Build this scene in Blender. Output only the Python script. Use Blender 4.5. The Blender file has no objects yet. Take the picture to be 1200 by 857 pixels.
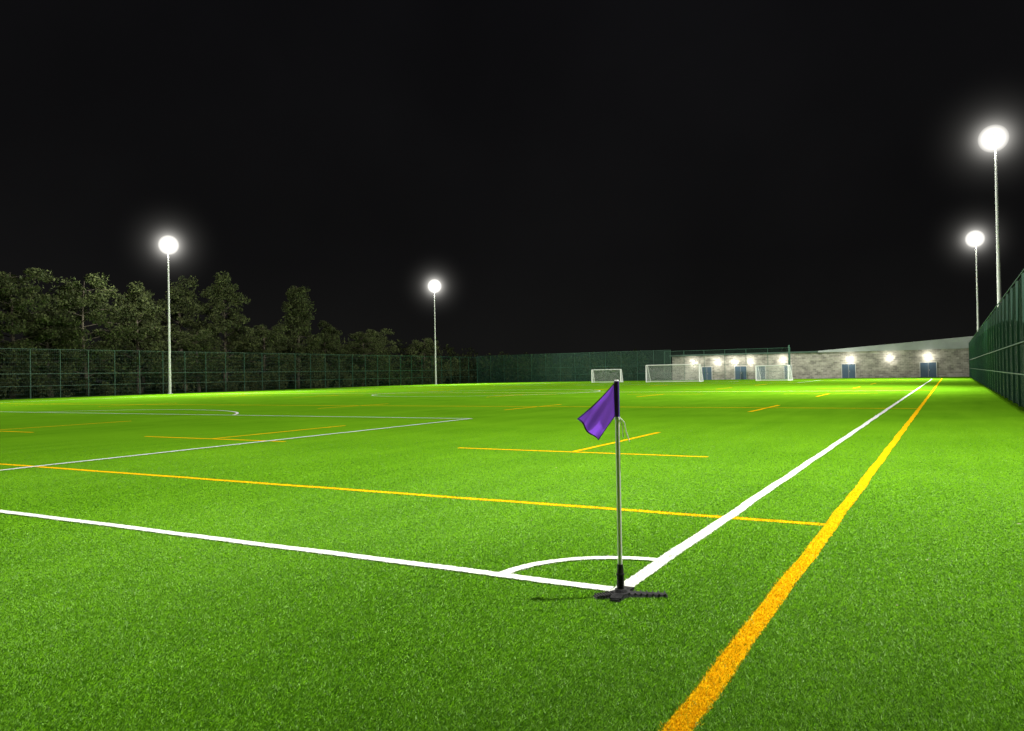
import bpy, math, random
import numpy as np
from mathutils import Vector, Matrix
random.seed(7); rng=np.random.default_rng(7)
scene=bpy.context.scene
COL=scene.collection
scene.view_settings.view_transform='Standard'
scene.view_settings.look='None'
scene.view_settings.exposure=0

# ------------------------------------------------------------ helpers
def link(o,parent=None):
    COL.objects.link(o)
    if parent is not None: o.parent=parent
    return o
def empty(name,loc=(0,0,0),rotz=0):
    e=bpy.data.objects.new(name,None); e.location=loc; e.rotation_euler=(0,0,rotz); e.empty_display_size=.3
    return link(e)
def mat(name,col,rough=.7,var=.25,scale=3.,bump=0.,bscale=40.,metal=0.,spec=.3,detail=4,trans=0.):
    m=bpy.data.materials.new(name); m.use_nodes=True
    nt=m.node_tree; b=nt.nodes['Principled BSDF']
    b.inputs['Roughness'].default_value=rough; b.inputs['Metallic'].default_value=metal
    b.inputs['Specular IOR Level'].default_value=spec
    tc=nt.nodes.new('ShaderNodeNewGeometry')
    n=nt.nodes.new('ShaderNodeTexNoise'); n.inputs['Scale'].default_value=scale; n.inputs['Detail'].default_value=detail
    nt.links.new(tc.outputs['Position'],n.inputs['Vector'])
    r=nt.nodes.new('ShaderNodeValToRGB')
    r.color_ramp.elements[0].position=.3; r.color_ramp.elements[1].position=.7
    r.color_ramp.elements[0].color=(*[c*(1-var) for c in col],1)
    r.color_ramp.elements[1].color=(*[min(1,c*(1+var)) for c in col],1)
    nt.links.new(n.outputs['Fac'],r.inputs['Fac']); nt.links.new(r.outputs['Color'],b.inputs['Base Color'])
    if bump>0:
        n2=nt.nodes.new('ShaderNodeTexNoise'); n2.inputs['Scale'].default_value=bscale; n2.inputs['Detail'].default_value=3
        nt.links.new(tc.outputs['Position'],n2.inputs['Vector'])
        bp=nt.nodes.new('ShaderNodeBump'); bp.inputs['Strength'].default_value=bump; bp.inputs['Distance'].default_value=.02
        nt.links.new(n2.outputs['Fac'],bp.inputs['Height']); nt.links.new(bp.outputs['Normal'],b.inputs['Normal'])
    if trans>0:
        t=nt.nodes.new('ShaderNodeBsdfTranslucent'); nt.links.new(r.outputs['Color'],t.inputs['Color'])
        mx=nt.nodes.new('ShaderNodeMixShader'); mx.inputs[0].default_value=trans
        nt.links.new(b.outputs[0],mx.inputs[1]); nt.links.new(t.outputs[0],mx.inputs[2]); nt.links.new(mx.outputs[0],nt.nodes['Material Output'].inputs['Surface'])
    return m
def emis(name,col,s):
    m=bpy.data.materials.new(name); m.use_nodes=True; nt=m.node_tree
    b=nt.nodes['Principled BSDF']; b.inputs['Emission Color'].default_value=(*col,1); b.inputs['Emission Strength'].default_value=s
    return m
class MB:
    def __init__(s): s.v=[];s.f=[];s.m=[]
    def add(s,vs,fs,mi=0):
        o=len(s.v); s.v+= [tuple(v) for v in vs]; s.f+=[tuple(i+o for i in f) for f in fs]; s.m+=[mi]*len(fs)
    def box(s,c,d,mi=0,R=None):
        x,y,z=[k/2 for k in d]; vs=[Vector((a*x,b*y,e*z)) for a in(-1,1) for b in(-1,1) for e in(-1,1)]
        if R is not None: vs=[R@v for v in vs]
        vs=[v+Vector(c) for v in vs]
        s.add(vs,[(0,1,3,2),(4,6,7,5),(0,4,5,1),(2,3,7,6),(0,2,6,4),(1,5,7,3)],mi)
    def tube(s,p0,p1,r0,r1=None,n=8,mi=0,cap=True):
        r1=r0 if r1 is None else r1
        p0=Vector(p0);p1=Vector(p1); d=(p1-p0)
        if d.length<1e-6: return
        d.normalize(); a=d.orthogonal().normalized(); b=d.cross(a)
        vs=[]
        for p,r in((p0,r0),(p1,r1)):
            for i in range(n):
                t=2*math.pi*i/n; vs.append(p+(a*math.cos(t)+b*math.sin(t))*r)
        fs=[(i,(i+1)%n,n+(i+1)%n,n+i) for i in range(n)]
        if cap: fs+=[tuple(range(n-1,-1,-1)),tuple(range(n,2*n))]
        s.add(vs,fs,mi)
    def mesh(s,name,mats,smooth=False):
        me=bpy.data.meshes.new(name); me.from_pydata(s.v,[],s.f)
        for m in mats: me.materials.append(m)
        me.polygons.foreach_set('material_index',s.m)
        if smooth: me.polygons.foreach_set('use_smooth',[True]*len(s.f))
        me.update(); return me
    def obj(s,name,mats,parent=None,smooth=False,loc=(0,0,0)):
        o=bpy.data.objects.new(name,s.mesh(name,mats,smooth)); o.location=loc
        return link(o,parent)
def np_mesh(name,V,F,mi,mats):
    me=bpy.data.meshes.new(name); k=F.shape[1]
    me.vertices.add(len(V)); me.vertices.foreach_set('co',V.astype(np.float32).ravel())
    me.loops.add(F.size); me.loops.foreach_set('vertex_index',F.astype(np.int32).ravel())
    me.polygons.add(len(F)); me.polygons.foreach_set('loop_start',np.arange(0,F.size,k,dtype=np.int32))
    me.polygons.foreach_set('loop_total',np.full(len(F),k,dtype=np.int32))
    for m in mats: me.materials.append(m)
    me.polygons.foreach_set('material_index',np.asarray(mi,dtype=np.int32))
    me.update(calc_edges=True); me.validate()
    return me

# ------------------------------------------------------------ camera
Yw=Vector((515,-.5,-916)).normalized()
Xw=Vector((1630,39.5,916)); Xw=(Xw-Yw*Xw.dot(Yw)).normalized()
Zw=Xw.cross(Yw)
H=1.6
cam=bpy.data.cameras.new('camera'); co=bpy.data.objects.new('camera',cam); link(co)
cam.sensor_width=36; cam.lens=36*916/1200; cam.clip_end=3000; cam.clip_start=.05
M=Matrix((Xw,Yw,Zw)).to_4x4(); M.translation=Vector((0,0,H)); co.matrix_world=M
scene.camera=co

# ------------------------------------------------------------ world (night, faint sky glow above the horizon)
w=bpy.data.worlds.new('World'); scene.world=w; w.use_nodes=True
nt=w.node_tree; bg=nt.nodes['Background']
tc=nt.nodes.new('ShaderNodeTexCoord'); sx=nt.nodes.new('ShaderNodeSeparateXYZ'); rp=nt.nodes.new('ShaderNodeValToRGB')
nz=nt.nodes.new('ShaderNodeTexNoise'); nz.inputs['Scale'].default_value=2.2; nz.inputs['Detail'].default_value=4
nt.links.new(tc.outputs['Generated'],nz.inputs['Vector'])
nt.links.new(tc.outputs['Generated'],sx.inputs[0]); nt.links.new(sx.outputs['Z'],rp.inputs['Fac'])
mr=nt.nodes.new('ShaderNodeMapRange'); mr.inputs[1].default_value=.3; mr.inputs[2].default_value=.7; mr.inputs[3].default_value=.75; mr.inputs[4].default_value=1.3
nt.links.new(nz.outputs['Fac'],mr.inputs[0])
mm=nt.nodes.new('ShaderNodeMixRGB'); mm.blend_type='MULTIPLY'; mm.inputs[0].default_value=1
nt.links.new(rp.outputs['Color'],mm.inputs[1]); nt.links.new(mr.outputs[0],mm.inputs[2]); nt.links.new(mm.outputs[0],bg.inputs['Color'])
E=rp.color_ramp.elements
E[0].position=0; E[0].color=(.0075,.0074,.0070,1)
E[1].position=.6; E[1].color=(.0034,.0033,.0041,1)
q=E.new(.14); q.color=(.0047,.0046,.0048,1)
bg.inputs['Strength'].default_value=1

# ------------------------------------------------------------ materials
def turf_mat(name,c1,c2,far=True):
    m=bpy.data.materials.new(name); m.use_nodes=True; nt=m.node_tree
    nt.nodes.remove(nt.nodes['Principled BSDF']); b=nt.nodes.new('ShaderNodeBsdfDiffuse'); out=nt.nodes['Material Output']
    g=nt.nodes.new('ShaderNodeNewGeometry')
    def noise(s,d,stretch=None):
        n=nt.nodes.new('ShaderNodeTexNoise'); n.inputs['Scale'].default_value=s; n.inputs['Detail'].default_value=d
        if stretch:
            mp=nt.nodes.new('ShaderNodeMapping'); mp.inputs['Scale'].default_value=stretch
            nt.links.new(g.outputs['Position'],mp.inputs['Vector']); nt.links.new(mp.outputs[0],n.inputs['Vector'])
        else: nt.links.new(g.outputs['Position'],n.inputs['Vector'])
        return n
    n1=noise(.30,5); n2=noise(90 if far else 70,3); n3=noise(1.6,4,(1,.12,1)); n4=noise(9,3)
    def math_(op,a,b_):
        q=nt.nodes.new('ShaderNodeMath'); q.operation=op
        for i,x in enumerate((a,b_)):
            if isinstance(x,(int,float)): q.inputs[i].default_value=x
            else: nt.links.new(x,q.inputs[i])
        return q.outputs[0]
    s=math_('ADD',math_('MULTIPLY',n1.outputs['Fac'],.45),math_('MULTIPLY',n3.outputs['Fac'],.30))
    s=math_('ADD',s,math_('MULTIPLY',n2.outputs['Fac'],.42)); s=math_('ADD',s,math_('MULTIPLY',n4.outputs['Fac'],.10))
    r=nt.nodes.new('ShaderNodeValToRGB'); r.color_ramp.elements[0].position=.38; r.color_ramp.elements[1].position=.90
    r.color_ramp.elements[0].color=(*c1,1); r.color_ramp.elements[1].color=(*c2,1)
    nt.links.new(s,r.inputs['Fac']); nt.links.new(r.outputs['Color'],b.inputs['Color'])
    if far:
        nt.links.new(b.outputs[0],out.inputs['Surface'])
    else:
        t=nt.nodes.new('ShaderNodeBsdfTranslucent'); nt.links.new(r.outputs['Color'],t.inputs['Color'])
        gl=nt.nodes.new('ShaderNodeBsdfGlossy'); gl.inputs['Roughness'].default_value=.5; gl.inputs['Color'].default_value=(.75,.9,.6,1)
        mx=nt.nodes.new('ShaderNodeMixShader'); mx.inputs[0].default_value=.28
        nt.links.new(b.outputs[0],mx.inputs[1]); nt.links.new(t.outputs[0],mx.inputs[2])
        m2=nt.nodes.new('ShaderNodeMixShader'); m2.inputs[0].default_value=.03
        nt.links.new(mx.outputs[0],m2.inputs[1]); nt.links.new(gl.outputs[0],m2.inputs[2]); nt.links.new(m2.outputs[0],out.inputs['Surface'])
    return m
m_turf=turf_mat('turf_ground',(.065,.190,.005),(.140,.335,.010))
m_blade=turf_mat('turf_blade',(.086,.235,.007),(.190,.44,.016),far=False)
m_blade2=turf_mat('turf_blade_dark',(.034,.115,.005),(.085,.24,.010),far=False)
m_white=mat('line_paint_white',(.68,.69,.65),.9,.12,60,.3,150,spec=0)
m_yellow=mat('line_paint_yellow',(.78,.44,.005),.9,.14,60,.3,150,spec=0)
m_rough=mat('rough_grass',(.02,.035,.01),.9,.4,.5,.5,8,spec=0)
m_green=mat('fence_green',(.032,.095,.062),.45,.15,2)
m_galv=mat('galvanised_steel',(.60,.61,.61),.4,.08,5,metal=.2)
m_bark=mat('bark',(.10,.085,.065),.9,.3,8,.8,30)
m_leafA=mat('leaf_a',(.098,.120,.045),.7,.5,.6,spec=.1,trans=.3)
m_leafB=mat('leaf_b',(.056,.072,.032),.7,.5,.5,spec=.1,trans=.3)

# ------------------------------------------------------------ ground
g=MB(); g.add([(-900,-500,-.02),(900,-500,-.02),(900,1200,-.02),(-900,1200,-.02)],[(0,1,2,3)]); g.obj('ground',[m_rough])
FX0,FX1,FY1=-81.,2.3,130.
g=MB(); g.add([(FX0,-25,0),(FX1,-25,0),(FX1,FY1,0),(FX0,FY1,0)],[(0,1,2,3)]); g.obj('sports_pitch_turf',[m_turf])

TX,GY,LX=-2.15,5.36,-68.4
CX=-35.3; FG=111.
W=.12
white=[('s',TX,GY-W/2,TX,FG,W),('s',LX,GY,LX,FG,W),('s',LX,GY,TX-W/2,GY,W),('s',LX,FG,TX-W/2,FG,W),
 ('s',LX,58.2,TX-W/2,58.2,W),('s',-15.2,GY+W/2,-15.2,23.95,W),('s',-55.4,GY+W/2,-55.4,23.95,W),('s',-55.4,23.95,-15.14,23.95,W),
 ('s',-15.2,FG-W/2,-15.2,FG-18,W),('s',-55.4,FG-W/2,-55.4,FG-18,W),('s',-55.4,FG-18,-15.14,FG-18,W),
 ('s',-26,GY+W/2,-26,11.4,W),('s',-44.6,GY+W/2,-44.6,11.4,W),('s',-44.6,11.4,-25.94,11.4,W),
 ('s',-26,FG-W/2,-26,FG-6,W),('s',-44.6,FG-W/2,-44.6,FG-6,W),('s',-44.6,FG-6,-25.94,FG-6,W),
 ('a',TX,GY,1.0,93,177,.10),('a',CX,58.2,9.8,0,360,W),('a',CX,18.2,9.6,38,142,W),('a',CX,FG-12.2,9.4,218,322,W)]
YX=-1.1
yellow=[('s',YX,-24,YX,FG+4,.125),('s',-70,8.52,YX-.06,8.52,.12),('s',-70,33.5,YX-.06,33.5,.16),('s',-70,58.6,YX-.06,58.6,.16),
 ('s',-70,84,YX-.06,84,.16),('s',-70,108,YX-.06,108,.16)]
for cx in(-6.7,-17.4,-28.5,-47,-58):
    hw=2.75
    yellow+=[('s',cx-hw,14.35,cx+hw,14.35,.125),('s',cx,14.40,cx,19.7,.12),('s',cx,30.2,cx,36,.15),
             ('s',cx-hw,52.5,cx+hw,52.5,.16),('s',cx,47,cx,52.4,.16),('s',cx-hw,66,cx+hw,66,.16),('s',cx,66.1,cx,71.5,.16),
             ('s',cx,81,cx,87,.16),('s',cx-hw,97,cx+hw,97,.16)]
def near(x,y): return math.hypot(x,y)<22
def build_lines(name,L,z,m):
    b=MB()
    for q in L:
        pts=[]
        if q[0]=='s':
            _,x0,y0,x1,y1,wd=q; l=math.hypot(x1-x0,y1-y0); dx,dy=(x1-x0)/l,(y1-y0)/l; s=0
            while s<l:
                x,y=x0+dx*s,y0+dy*s; pts.append((x,y,dx,dy)); s+= .04 if near(x,y) else (.4 if math.hypot(x,y)<60 else 3)
            pts.append((x1,y1,dx,dy))
        else:
            _,cx,cy,r,a0,a1,wd=q; n=max(24,int(abs(a1-a0)*r*.02/(.04 if r<2 else .3)))
            for i in range(n+1):
                t=math.radians(a0+(a1-a0)*i/n); pts.append((cx+r*math.cos(t),cy+r*math.sin(t),-math.sin(t),math.cos(t)))
        vs=[];fs=[]
        for i,(x,y,dx,dy) in enumerate(pts):
            j=.006 if near(x,y) else .01
            wob=.006*math.sin((x+y)*1.7)+.004*math.sin((x-y)*4.1)
            wl=wd/2+random.uniform(-j,j)+wob; wr=wd/2+random.uniform(-j,j)-wob
            vs+=[(x-dy*wl,y+dx*wl,z),(x+dy*wr,y-dx*wr,z)]
            if i: fs.append((2*i-2,2*i-1,2*i+1,2*i))
        b.add(vs,fs)
    b.obj(name,[m])
build_lines('yellow_pitch_line_markings',yellow,.004,m_yellow)
build_lines('white_touchline_marking',white[:1],.008,m_white)
build_lines('white_pitch_line_markings',white[1:],.012,m_white)

def mask(L,x,y):
    r=np.zeros(len(x),bool); wob=.006*np.sin((x+y)*1.7)+.004*np.sin((x-y)*4.1)
    for q in L:
        if q[0]=='s':
            _,x0,y0,x1,y1,wd=q; h=wd/2
            if x0==x1: r|=(abs(x+wob-x0)<h)&(y>min(y0,y1))&(y<max(y0,y1))
            else: r|=(abs(y-wob-y0)<h)&(x>min(x0,x1))&(x<max(x0,x1))
        else:
            _,cx,cy,R,a0,a1,wd=q; d=np.hypot(x-cx,y-cy); a=np.degrees(np.arctan2(y-cy,x-cx))%360
            r|=(abs(d-R)<wd/2)&(a>=a0)&(a<=a1)
    return r
# ------------------------------------------------------------ grass blades (synthetic turf pile)
def blades():
    N=4400000; RM=26
    r=2.6*np.exp(rng.random(N)*math.log(RM/2.6))
    th=math.radians(119.5)+ (rng.random(N)-.5)*math.radians(88)
    keep=rng.random(N)<np.clip((RM-r)/16,0,1)*.42
    r=r[keep];th=th[keep]; n=len(r)
    x=r*np.cos(th); y=r*np.sin(th)
    ok=x<FX1-.05; x=x[ok];y=y[ok];r=r[ok]; n=len(r)
    wd=(.0012+.00040*r)*rng.uniform(.6,1.4,n); ht=rng.uniform(.008,.021,n)*np.clip(1.05-.03*r,.35,1)
    jx=x+rng.normal(0,.006,n); jy=y+rng.normal(0,.006,n)
    mi=np.where(rng.random(n)<.34,1,0)
    mi=np.where(mask(yellow,jx,jy)&(rng.random(n)<.95),3,mi)
    mi=np.where(mask(white,jx,jy)&(rng.random(n)<.95),2,mi)
    a=rng.random(n)*2*math.pi
    la=math.pi*.5+.9*np.sin(x*.8+.5*np.sin(y*.45))+rng.normal(0,1.2,n); ll=rng.uniform(.3,1.5,n)*ht
    ca,sa=np.cos(a)*wd,np.sin(a)*wd
    z0=np.full(n,.002)
    V=np.stack([np.stack([x-ca,y-sa,z0],1),np.stack([x+ca,y+sa,z0],1),
                np.stack([x+ca*.5+np.cos(la)*ll,y+sa*.5+np.sin(la)*ll,ht],1)],1).reshape(-1,3)
    F=np.arange(3*n).reshape(-1,3)
    me=np_mesh('grass',V,F,mi,[m_blade,m_blade2,m_white,m_yellow])
    link(bpy.data.objects.new('grass',me)); print('BLADES',n)
blades()

# ------------------------------------------------------------ fences
def fence(name,p0,p1,h,vs=.05,wv=.007,hs=.2,parent=None):
    p0=Vector((*p0,0));p1=Vector((*p1,0)); L=(p1-p0).length; d=(p1-p0)/L
    e=empty(name,p0,math.atan2(d.y,d.x))
    b=MB(); k=int(L/3)
    for i in range(k+1): b.box((L*i/k,-.045,h/2),(.06,.08,h+.06))
    b.obj('posts',[m_green],e)
    b=MB(); n=int(L/vs)
    for i in range(n+1):
        x=L*i/n; b.add([(x-wv/2,0,.03),(x+wv/2,0,.03),(x+wv/2,0,h),(x-wv/2,0,h),(x-wv/2,wv,.03),(x+wv/2,wv,.03),(x+wv/2,wv,h),(x-wv/2,wv,h)],
            [(0,1,2,3),(5,4,7,6),(1,5,6,2),(4,0,3,7)])
    b.obj('vertical_wires',[m_green],e)
    b=MB(); z=.05
    while z<h+.01:
        b.box((L/2,wv+.007,z),(L,.010,.010)); 
        z+=hs
    for z in (1.25,h*.5,h): b.box((L/2,-.1,z),(L,.03,.045))
    b.obj('horizontal_wires',[m_green],e)
fence('mesh_fence',(FX0,-25),(FX0,FY1),5.0,vs=.2,wv=.006,hs=.4)
fence('mesh_fence',(FX0,FY1+.3),(-42,FY1+.3),5.2,vs=.06,wv=.013)
fence('mesh_fence',(-42,FY1-3),(-21.8,FY1-3),4.9,vs=.15)
fence('mesh_fence',(FX1,FY1),(FX1,-25),4.8,wv=.009)

# ------------------------------------------------------------ floodlight masts
m_led=emis('led_panel',(1,.97,.88),400)
def glow_mat(name,s,R=None,A=None):
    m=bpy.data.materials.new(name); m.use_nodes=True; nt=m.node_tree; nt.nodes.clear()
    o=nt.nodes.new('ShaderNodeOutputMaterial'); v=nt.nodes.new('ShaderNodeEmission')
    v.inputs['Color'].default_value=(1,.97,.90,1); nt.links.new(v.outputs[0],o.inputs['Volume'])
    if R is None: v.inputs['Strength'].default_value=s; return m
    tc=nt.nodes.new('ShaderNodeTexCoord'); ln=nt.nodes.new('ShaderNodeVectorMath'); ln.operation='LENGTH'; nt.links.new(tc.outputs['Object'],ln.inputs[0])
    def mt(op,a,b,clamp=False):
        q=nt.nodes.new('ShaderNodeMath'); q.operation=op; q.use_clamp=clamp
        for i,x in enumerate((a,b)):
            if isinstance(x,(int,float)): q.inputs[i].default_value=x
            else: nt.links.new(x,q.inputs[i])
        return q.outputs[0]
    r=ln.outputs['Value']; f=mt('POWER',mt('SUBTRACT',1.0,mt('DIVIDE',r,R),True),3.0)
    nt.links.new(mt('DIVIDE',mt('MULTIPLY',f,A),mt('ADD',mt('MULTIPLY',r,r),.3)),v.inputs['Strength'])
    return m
import bmesh
# lamp glare imitated by self-glowing spheres round each head, brightest at the lamp
glow_meshes=[]
for rad,mm_ in ((6.5,glow_mat('lamp_glow_outer',0,6.5,.17)),(3.,glow_mat('lamp_glow_middle',0,3.,.6)),(1.0,glow_mat('lamp_glow_inner',.75/2.)),(.72,glow_mat('lamp_glow_core',5/1.44))):
    me=bpy.data.meshes.new('lamp_glow'); bm=bmesh.new(); bmesh.ops.create_icosphere(bm,subdivisions=4,radius=rad); bm.to_mesh(me); bm.free(); me.materials.append(mm_); glow_meshes.append(me)
def mast(x,y,aim,power,h=17.5,spill=6500,ms=1.):
    e=empty('floodlight_mast',(x,y,0)); ang=math.atan2(aim[1]-y,aim[0]-x)
    b=MB(); b.tube((0,0,0),(0,0,.05),.32,.32,12); b.tube((0,0,.05),(0,0,h*.5),.16,.12,12); b.tube((0,0,h*.5),(0,0,h),.115,.075,12)
    b.box((.16,0,1.0),(.04,.14,.5)); b.obj('pole',[m_galv],e)
    R=Matrix.Rotation(ang,3,'Z')
    b=MB(); b.tube(R@Vector((0,-.62,h-.15)),R@Vector((0,.62,h-.15)),.04); b.obj('crossarm',[m_galv],e)
    T=R@Matrix.Rotation(math.radians(38),3,'Y')
    for i,oy in enumerate((-.48,-.16,.16,.48)):
        b=MB(); c=R@Vector((.16,oy,h-.1)); b.box(c,(.12,.28,.42),0,T); 
        for k in range(4): b.box(c+T@Vector((-.085,-.105+.07*k,0)),(.05,.012,.38),0,T)
        c2=c+T@Vector((.068,0,0)); b.box(c2,(.012,.26,.39),1,T)
        b.obj('floodlight_%d'%(i+1),[m_galv,m_led],e)
    lp=R@Vector((.40,0,h-.30))
    L=bpy.data.lights.new('beam','SPOT'); L.energy=power; L.spot_size=math.radians(150); L.spot_blend=.8; L.shadow_soft_size=.10; L.color=(1,.98,.9)
    lo=bpy.data.objects.new('beam',L); lo.location=lp; link(lo,e)
    d=Vector((aim[0]-x,aim[1]-y,-h)); lo.rotation_euler=d.to_track_quat('-Z','Y').to_euler()
    L=bpy.data.lights.new('spill','POINT'); L.energy=spill; L.shadow_soft_size=.10; L.color=(1,.97,.86)
    lo=bpy.data.objects.new('spill',L); lo.location=R@Vector((.25,0,h+.28)); link(lo,e)
    for k,me in enumerate(glow_meshes):
        o=bpy.data.objects.new('lamp_glow_%d'%(k+1),me); o.location=R@Vector((.12,0,h-.1)); o.scale=(ms,ms,ms); link(o,e)  # added glow volumes, emission only, standing in for glare
mast(3.0,8.5,(-19,21),36000,spill=2500,ms=.95)
mast(3.0,64.,(-35,58),82000,ms=.95)
mast(3.0,113.4,(-35,95),80000,ms=1.1)
mast(-79.6,8.5,(-42,24),80000)
mast(-79.6,60.,(-35,56),80000,spill=11000,ms=1.15)
mast(-79.6,114.,(-35,95),80000,spill=8000,ms=1.25)

# ------------------------------------------------------------ trees
def leafcards(C,S,n,size,flat=1.):
    k=len(C); idx=rng.integers(0,k,n)
    d=rng.normal(0,1,(n,3)); d/=np.linalg.norm(d,axis=1)[:,None]; d*= (rng.random(n)**.45)[:,None]
    P=C[idx]+d*S[idx][:,None]*np.array([1,1,flat])
    u=rng.normal(0,1,(n,3)); u/=np.linalg.norm(u,axis=1)[:,None]; v=np.cross(u,rng.normal(0,1,(n,3))); v/=np.linalg.norm(v,axis=1)[:,None]
    s=(size*rng.uniform(.5,1.3,n))[:,None]
    V=np.stack([P-u*s,P+v*s*.45,P+u*s,P-v*s*.45],1).reshape(-1,3)
    return V
def tree_mesh(name,h,cr,style,nleaf,seed):
    r=random.Random(seed); b=MB(); C=[];S=[]
    bend=Vector((r.uniform(-.5,.5),r.uniform(-.5,.5),0)); top=h*.93; K=8
    def ax(t): return Vector((bend.x*math.sin(t*3),bend.y*math.sin(t*2.3),t*top))
    for i in range(K):
        b.tube(ax(i/K),ax((i+1)/K),.24*(1-i/K)+.03,.24*(1-(i+1)/K)+.03,7,0,False)
    nl=34
    for i in range(nl):
        t=.16+.82*i/nl
        if style=='cone': R=cr*(1.05-t)*1.2+.3; up=.1
        elif style=='spread': R=cr*math.sin(min(1,(t+.12))*math.pi*.86)**.6; up=.25
        else: R=cr*(math.sin(min(1,t*1.0+.05)*math.pi)**.5)*.9 if t<.93 else cr*.35; up=.6
        R*=r.uniform(.6,1.15); a=i*2.4+r.uniform(-.4,.4)
        p0=ax(t); d=Vector((math.cos(a),math.sin(a),up)); p1=p0+d*R*.5; p2=p1+Vector((math.cos(a+.2),math.sin(a+.2),up*.3-(.15 if style!='up' else 0)))*R*.5
        b.tube(p0,p1,.07*(1.1-t)+.015,.05*(1.1-t)+.01,5,0,False); b.tube(p1,p2,.05*(1.1-t)+.01,.012,5,0,False)
        for q,s in((p1,.16),(p2,.22),((p1+p2)/2,.18)):
            for kk in range(2):
                o=Vector((r.gauss(0,.35),r.gauss(0,.35),r.gauss(0,.3)))*(cr*.22); b.tube(q,q+o,.015,.006,4,0,False)
                C.append(q+o); S.append(cr*s*r.uniform(.7,1.25))
    C=np.array([tuple(c) for c in C]);S=np.array(S)
    V2=leafcards(C,S,nleaf,.17,.5 if style=='spread' else .8)
    V1=np.array(b.v); F1=[f for f in b.f]; n1=len(V1)
    F2=(np.arange(len(V2)).reshape(-1,4)+n1)
    return np_mesh(name,np.vstack([V1,V2]),np.vstack([np.array(F1),F2]),np.concatenate([np.zeros(len(F1)),rng.integers(1,3,len(F2))]),[m_bark,m_leafA,m_leafB])
vA=tree_mesh('broadleaf_tree_mesh',13,4.6,'spread',16000,1)
vB=tree_mesh('birch_tree_mesh',13,3.2,'up',12000,2)
vC=tree_mesh('conifer_tree_mesh',13,3.6,'cone',13000,3)
vD=tree_mesh('broadleaf_tree_mesh_b',10,3.8,'spread',12000,5)
for nm,me,x,y,s in [
 ('broadleaf_tree',vA,-90,48,1.14),('broadleaf_tree',vA,-89,56,1.12),('broadleaf_tree',vD,-88,51,1.0),('birch_tree',vB,-93,43,1.22),
 ('birch_tree',vB,-91,64,1.12),('conifer_tree',vC,-96,68,1.15),('broadleaf_tree',vD,-87,70,.85),('birch_tree',vB,-93,79.5,1.36),('birch_tree',vB,-96,75,1.3),
 ('conifer_tree',vC,-92,93,1.36),('broadleaf_tree',vD,-89,83,1.0),('broadleaf_tree',vD,-91,98,.9),('birch_tree',vB,-94,102,.9),('broadleaf_tree',vA,-92,109,.8),
 ('broadleaf_tree',vA,-96,118,.85),('broadleaf_tree',vD,-92,128,.95),('broadleaf_tree',vA,-93,36,1.15),('broadleaf_tree',vA,-94,24,1.1),('birch_tree',vB,-90,30,1.1)]:
    o=bpy.data.objects.new(nm,me); o.location=(x,y,-.02); o.scale=(s*random.uniform(.9,1.1),s*random.uniform(.9,1.1),s); o.rotation_euler=(0,0,random.uniform(0,6.28)); link(o)
def mass(name,pts,n,size):
    C=np.array([p[:3] for p in pts]);S=np.array([p[3] for p in pts]); V=leafcards(C,S,n,size)
    F=np.arange(len(V)).reshape(-1,4); link(bpy.data.objects.new(name,np_mesh(name,V,F,rng.integers(0,2,len(F)),[m_leafA,m_leafB])))
pts=[]
for _ in range(420):
    y=random.uniform(10,135); hh=1.6+1.4*math.sin(y*.31)+1.1*math.sin(y*.83+1)
    pts.append((-84.5+random.gauss(-1.5,.9),y,random.uniform(.1,max(.6,hh+1.5)),random.uniform(.4,1.1)))
mass('hedge',pts,46000,.15)
pts=[]
for _ in range(420):
    if random.random()<.6: pts.append((random.uniform(-125,-102),random.uniform(0,170),random.uniform(1,8),random.uniform(1.2,2.6)))
    else: pts.append((random.uniform(-120,-60),random.uniform(150,175),random.uniform(.5,5),random.uniform(1.2,2.4)))
mass('distant_trees',pts,45000,.4)

# ------------------------------------------------------------ goals
m_gp=mat('goal_paint',(.8,.81,.8),.4,.05,3); m_net=mat('net_cord',(.75,.77,.75),.8,.05,3)
def goal(x,y,wd,h,rot=0,d=1.6):
    e=empty('football_goal',(x,y,0),rot); b=MB(); w2=wd/2
    for s in(-1,1):
        b.tube((s*w2,0,0),(s*w2,0,h),.06); b.tube((s*w2,0,h),(s*w2,.7,h),.035); b.tube((s*w2,.7,h),(s*w2,d,.03),.035); b.tube((s*w2,0,.04),(s*w2,d,.04),.04)
    b.tube((-w2,0,h),(w2,0,h),.06); b.tube((-w2,d,.04),(w2,d,.04),.04); b.obj('frame',[m_gp],e)
    b=MB(); st=.15; t=.009
    k=int(wd/st)
    for i in range(k+1):
        xx=-w2+wd*i/k
        b.tube((xx,0,h),(xx,.7,h),t,n=4,cap=False); b.tube((xx,.7,h),(xx,d,.03),t,n=4,cap=False)
    for i in range(17):
        f=i/16; b.tube((-w2,.7+(d-.7)*f,h-(h-.03)*f),(w2,.7+(d-.7)*f,h-(h-.03)*f),t,n=4,cap=False)
    for s in(-1,1):
        for i in range(16):
            z=h*(i+.5)/16; ye=.7+(d-.7)*(1-z/h); b.tube((s*w2,0,z),(s*w2,ye,z),t,n=4,cap=False)
        for i in range(1,10):
            yy=d*i/10; zt=h if yy<.7 else h*(d-yy)/(d-.7); b.tube((s*w2,yy,0),(s*w2,yy,zt),t,n=4,cap=False)
    b.obj('net',[m_net],e)
goal(-35.6,111.1,8.0,2.5,0,2.0)
goal(-21.8,112.5,4.6,2.1,math.radians(-12))
goal(-47.2,114,4.6,2.0,math.radians(8))

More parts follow.
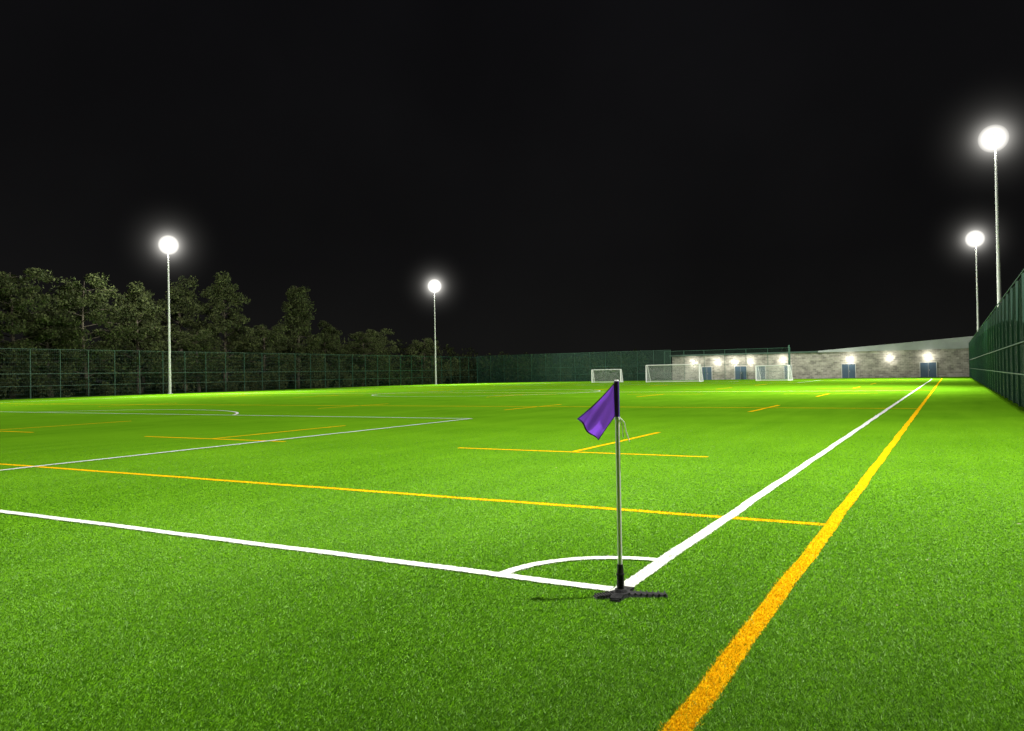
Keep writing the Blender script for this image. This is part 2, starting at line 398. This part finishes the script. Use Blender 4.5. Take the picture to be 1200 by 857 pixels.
# ------------------------------------------------------------ clubhouse building
def brick_mat():
    m=bpy.data.materials.new('stone_block_wall'); m.use_nodes=True; nt=m.node_tree; b=nt.nodes['Principled BSDF']; b.inputs['Roughness'].default_value=.9
    g=nt.nodes.new('ShaderNodeNewGeometry'); s=nt.nodes.new('ShaderNodeSeparateXYZ'); c=nt.nodes.new('ShaderNodeCombineXYZ')
    nt.links.new(g.outputs['Position'],s.inputs[0]); nt.links.new(s.outputs['X'],c.inputs['X']); nt.links.new(s.outputs['Z'],c.inputs['Y'])
    k=nt.nodes.new('ShaderNodeTexBrick'); k.inputs['Scale'].default_value=1; k.inputs['Brick Width'].default_value=.62; k.inputs['Row Height'].default_value=.26
    k.inputs['Mortar Size'].default_value=.02; k.inputs['Color1'].default_value=(.42,.40,.34,1); k.inputs['Color2'].default_value=(.22,.21,.18,1); k.inputs['Mortar'].default_value=(.45,.43,.38,1)
    nt.links.new(c.outputs[0],k.inputs['Vector'])
    n=nt.nodes.new('ShaderNodeTexNoise'); n.inputs['Scale'].default_value=1.2; n.inputs['Detail'].default_value=5; nt.links.new(g.outputs['Position'],n.inputs['Vector'])
    mr=nt.nodes.new('ShaderNodeMapRange'); mr.inputs[1].default_value=.3; mr.inputs[2].default_value=.7; mr.inputs[3].default_value=.6; mr.inputs[4].default_value=1.1
    nt.links.new(n.outputs['Fac'],mr.inputs[0])
    mx=nt.nodes.new('ShaderNodeMixRGB'); mx.blend_type='MULTIPLY'; mx.inputs['Fac'].default_value=1
    nt.links.new(k.outputs['Color'],mx.inputs[1]); nt.links.new(mr.outputs[0],mx.inputs[2]); nt.links.new(mx.outputs[0],b.inputs['Base Color'])
    return m
m_wall=brick_mat(); m_roof=mat('roof_sheet',(.36,.39,.39),.5,.08,1); m_fascia=mat('fascia',(.06,.10,.08),.5,.1,2)
m_door=mat('door_blue_grey',(.06,.10,.15),.5,.1,2); m_frame=mat('door_frame',(.5,.5,.48),.5,.05,2); m_bulk=emis('bulkhead_lamp',(1,.95,.8),60)
e=empty('clubhouse_building',(0,0,0)); BY=FY1+1.2
b=MB(); b.box((-18.7,BY+5,2.05),(46.6,10,4.1)); b.obj('walls',[m_wall],e)
b=MB(); b.box((-30.4,BY+5,4.22),(24.,10.6,.24)); b.obj('flat_roof',[m_fascia],e)
b=MB(); x0,x1,y0,y1=-18.3,5.0,BY-.35,BY+10.3
vs=[(x0,y0,4.103),(x1,y0,4.103),(x1,y0,6.0),(x0,y0,4.35),(x0,y1,4.103),(x1,y1,4.103),(x1,y1,6.0),(x0,y1,4.35)]
b.add(vs,[(0,1,2,3),(5,4,7,6),(1,5,6,2),(4,0,3,7),(3,2,6,7),(0,4,5,1)]); b.obj('pitched_roof',[m_roof],e)
for i,(x,wd) in enumerate([(-30.4,1.8),(-27.2,1.5),(-36.,1.6),(-13.9,1.9),(-3.0,2.1),(-22.9,1.1)]):
    b=MB(); b.box((x,BY-.03,1.08),(wd,.05,2.16),0)
    for s in(-1,1): b.box((x+s*(wd/2+.05),BY-.045,1.13),(.1,.09,2.26),1)
    b.box((x,BY-.045,2.215),(wd-.004,.09,.1),1); b.box((x,BY-.06,1.08),(.03,.02,2.1),1); b.box((x+.15,BY-.07,1.05),(.04,.05,.25),1)
    b.obj('door_%d'%(i+1),[m_door,m_frame],e)
for i,x in enumerate((-38.2,-34.2,-31.4,-28.8,-23.7,-13.7,-8.1,-3.0)):
    b=MB(); b.tube((x,BY,3.05),(x,BY-.08,3.05),.17,.17,14,0); b.tube((x,BY-.08,3.05),(x,BY-.16,3.05),.14,.10,14,1); b.obj('wall_lamp_%d'%(i+1),[m_frame,m_bulk],e)
    L=bpy.data.lights.new('wall_lamp_light','POINT'); L.energy=130; L.color=(1,.95,.84); L.shadow_soft_size=.12
    lo=bpy.data.objects.new('wall_lamp_light',L); lo.location=(x,BY-.6,2.95); link(lo,e)
b=MB(); b.tube((-21.9,BY-4.6,0),(-21.9,BY-4.6,5.3),.13,.11,10); b.obj('gate_post',[m_green])

# ------------------------------------------------------------ corner flag
m_pole=mat('corner_pole',(.85,.86,.85),.30,.03,10,spec=.6); m_rub=mat('black_rubber',(.018,.018,.02),.6,.3,30,.4,120)
m_fl=mat('purple_cloth',(.32,.095,.98),.75,.0,8,.2,400,spec=.1,trans=.45); m_hem=mat('dark_hem',(.09,.03,.32),.8,.1,10); m_tie=mat('white_tie',(.85,.85,.85),.7,.05,10)
P=Vector((-2.09,5.24,0)); e=empty('corner_flag',P)
b=MB(); b.tube((0,0,.20),(0,0,1.53),.0160,.0160,20); b.tube((0,0,1.53),(0,0,1.545),.018,.012,20); b.obj('pole',[m_pole],e,smooth=False)
b=MB(); b.tube((0,0,.03),(0,0,.055),.05,.04,16)
for i in range(7): b.tube((0,0,.055+.012*i),(0,0,.063+.012*i),.026,.026,16); b.tube((0,0,.063+.012*i),(0,0,.067+.012*i),.020,.020,16)
b.tube((0,0,.139),(0,0,.23),.024,.021,16); b.tube((0,0,.15),(0,0,.165),.029,.029,16); b.obj('spring_sleeve',[m_rub],e)
b=MB()
R_=Vector((.8716,.4901,0)); F_=Vector((-.4901,.8716,0))
for k,(a,L) in enumerate(((-6,.33),(196,.20),(248,.17),(60,.18))):
    d=R_*math.cos(math.radians(a))+F_*math.sin(math.radians(a)); n=Vector((-d.y,d.x,0))
    w0,w1=.055,.034
    zt=.030; vs=[n*w0+Vector((0,0,.006)),-n*w0+Vector((0,0,.006)),d*L-n*w1+Vector((0,0,.006)),d*L+n*w1+Vector((0,0,.006))]
    top=[n*w0*.8+Vector((0,0,zt)),-n*w0*.8+Vector((0,0,zt)),d*L*.97-n*w1*.8+Vector((0,0,.022)),d*L*.97+n*w1*.8+Vector((0,0,.022))]
    off=Vector((0,0,.001*k)); b.add([v+off for v in vs+top],[(3,2,1,0),(4,5,6,7),(0,1,5,4),(1,2,6,5),(2,3,7,6),(3,0,4,7)])
    for j in range(7):
        t=.06+(L-.08)*j/6; z=zt-.008*t/L+.003; b.box(d*t+Vector((0,0,z)),(.010,w0*1.5,.010),0,Matrix.Rotation(math.atan2(d.y,d.x),3,'Z'))
b.tube((0,0,.008),(0,0,.034),.075,.065,20); b.obj('rubber_base',[m_rub],e)
b=MB(); A=(0.0,1.53);B=(-.275,1.262);C=(-.128,1.105);D=(-.004,1.285); N=28
vs=[];fs=[];mi=[]
for i in range(N+1):
    for j in range(N+1):
        u,v=i/N,j/N
        x=(1-v)*((1-u)*A[0]+u*B[0])+v*((1-u)*D[0]+u*C[0]); z=(1-v)*((1-u)*A[1]+u*B[1])+v*((1-u)*D[1]+u*C[1])
        z+=-.012*math.sin(math.pi*u)*(1-v)+.006*math.sin(7*v+1)*u
        x+=.008*math.sin(9*v)*u
        dp=.016*math.sin(6.5*v+2.5*u)*(u**.7)+.010*math.sin(15*v-4*u)*u+.03*u*u
        p=R_*(x-.012)+F_*(dp-.01); vs.append((p.x,p.y,z))
for i in range(N):
    for j in range(N):
        b_=(i>=N-1) or (j>=N-1) or j<1 or i<1
        fs.append((i*(N+1)+j,(i+1)*(N+1)+j,(i+1)*(N+1)+j+1,i*(N+1)+j+1)); mi.append(1 if b_ else 0)
b.v=vs;b.f=fs;b.m=mi; o=b.obj('flag_cloth',[m_fl,m_hem],e,smooth=True)
b=MB(); b.tube((0,0,1.28),(0,0,1.535),.0182,.0182,20); b.obj('flag_sleeve',[m_hem],e)
b=MB()
pp=[R_*.015+Vector((0,0,1.275)),R_*.05+Vector((0,0,1.24)),R_*.062+Vector((0,0,1.17)),R_*.085+Vector((0,0,1.10))]
for i in range(3): b.tube(pp[i],pp[i+1],.0036,n=6)
pp=[R_*.015+Vector((0,0,1.272)),R_*.036+Vector((0,0,1.215)),R_*.040+Vector((0,0,1.13))]
for i in range(2): b.tube(pp[i],pp[i+1],.0036,n=6)
b.tube((0,0,1.258),(0,0,1.28),.0205,.0205,12); b.obj('ties',[m_tie],e)

# fallen leaves
m_fl2=mat('fallen_leaf',(.35,.33,.2),.7,.4,30)
b=MB()
for x,y in [(.55,9.2),(-.35,5.75),(-3.9,6.8),(-1.6,12.5),(-.2,7.2),(-6,4.6)]+[(random.uniform(-12,2),random.uniform(4,20)) for _ in range(14)]:
    a=random.uniform(0,6.28); s=random.uniform(.010,.024); c,d=math.cos(a)*s,math.sin(a)*s
    z=.022; b.add([(x-c,y-d,z),(x+d*.6,y-c*.6,z+.006),(x+c,y+d,z+.002),(x-d*.6,y+c*.6,z+.009)],[(0,1,2),(0,2,3)])
b.obj('fallen_leaves',[m_fl2])
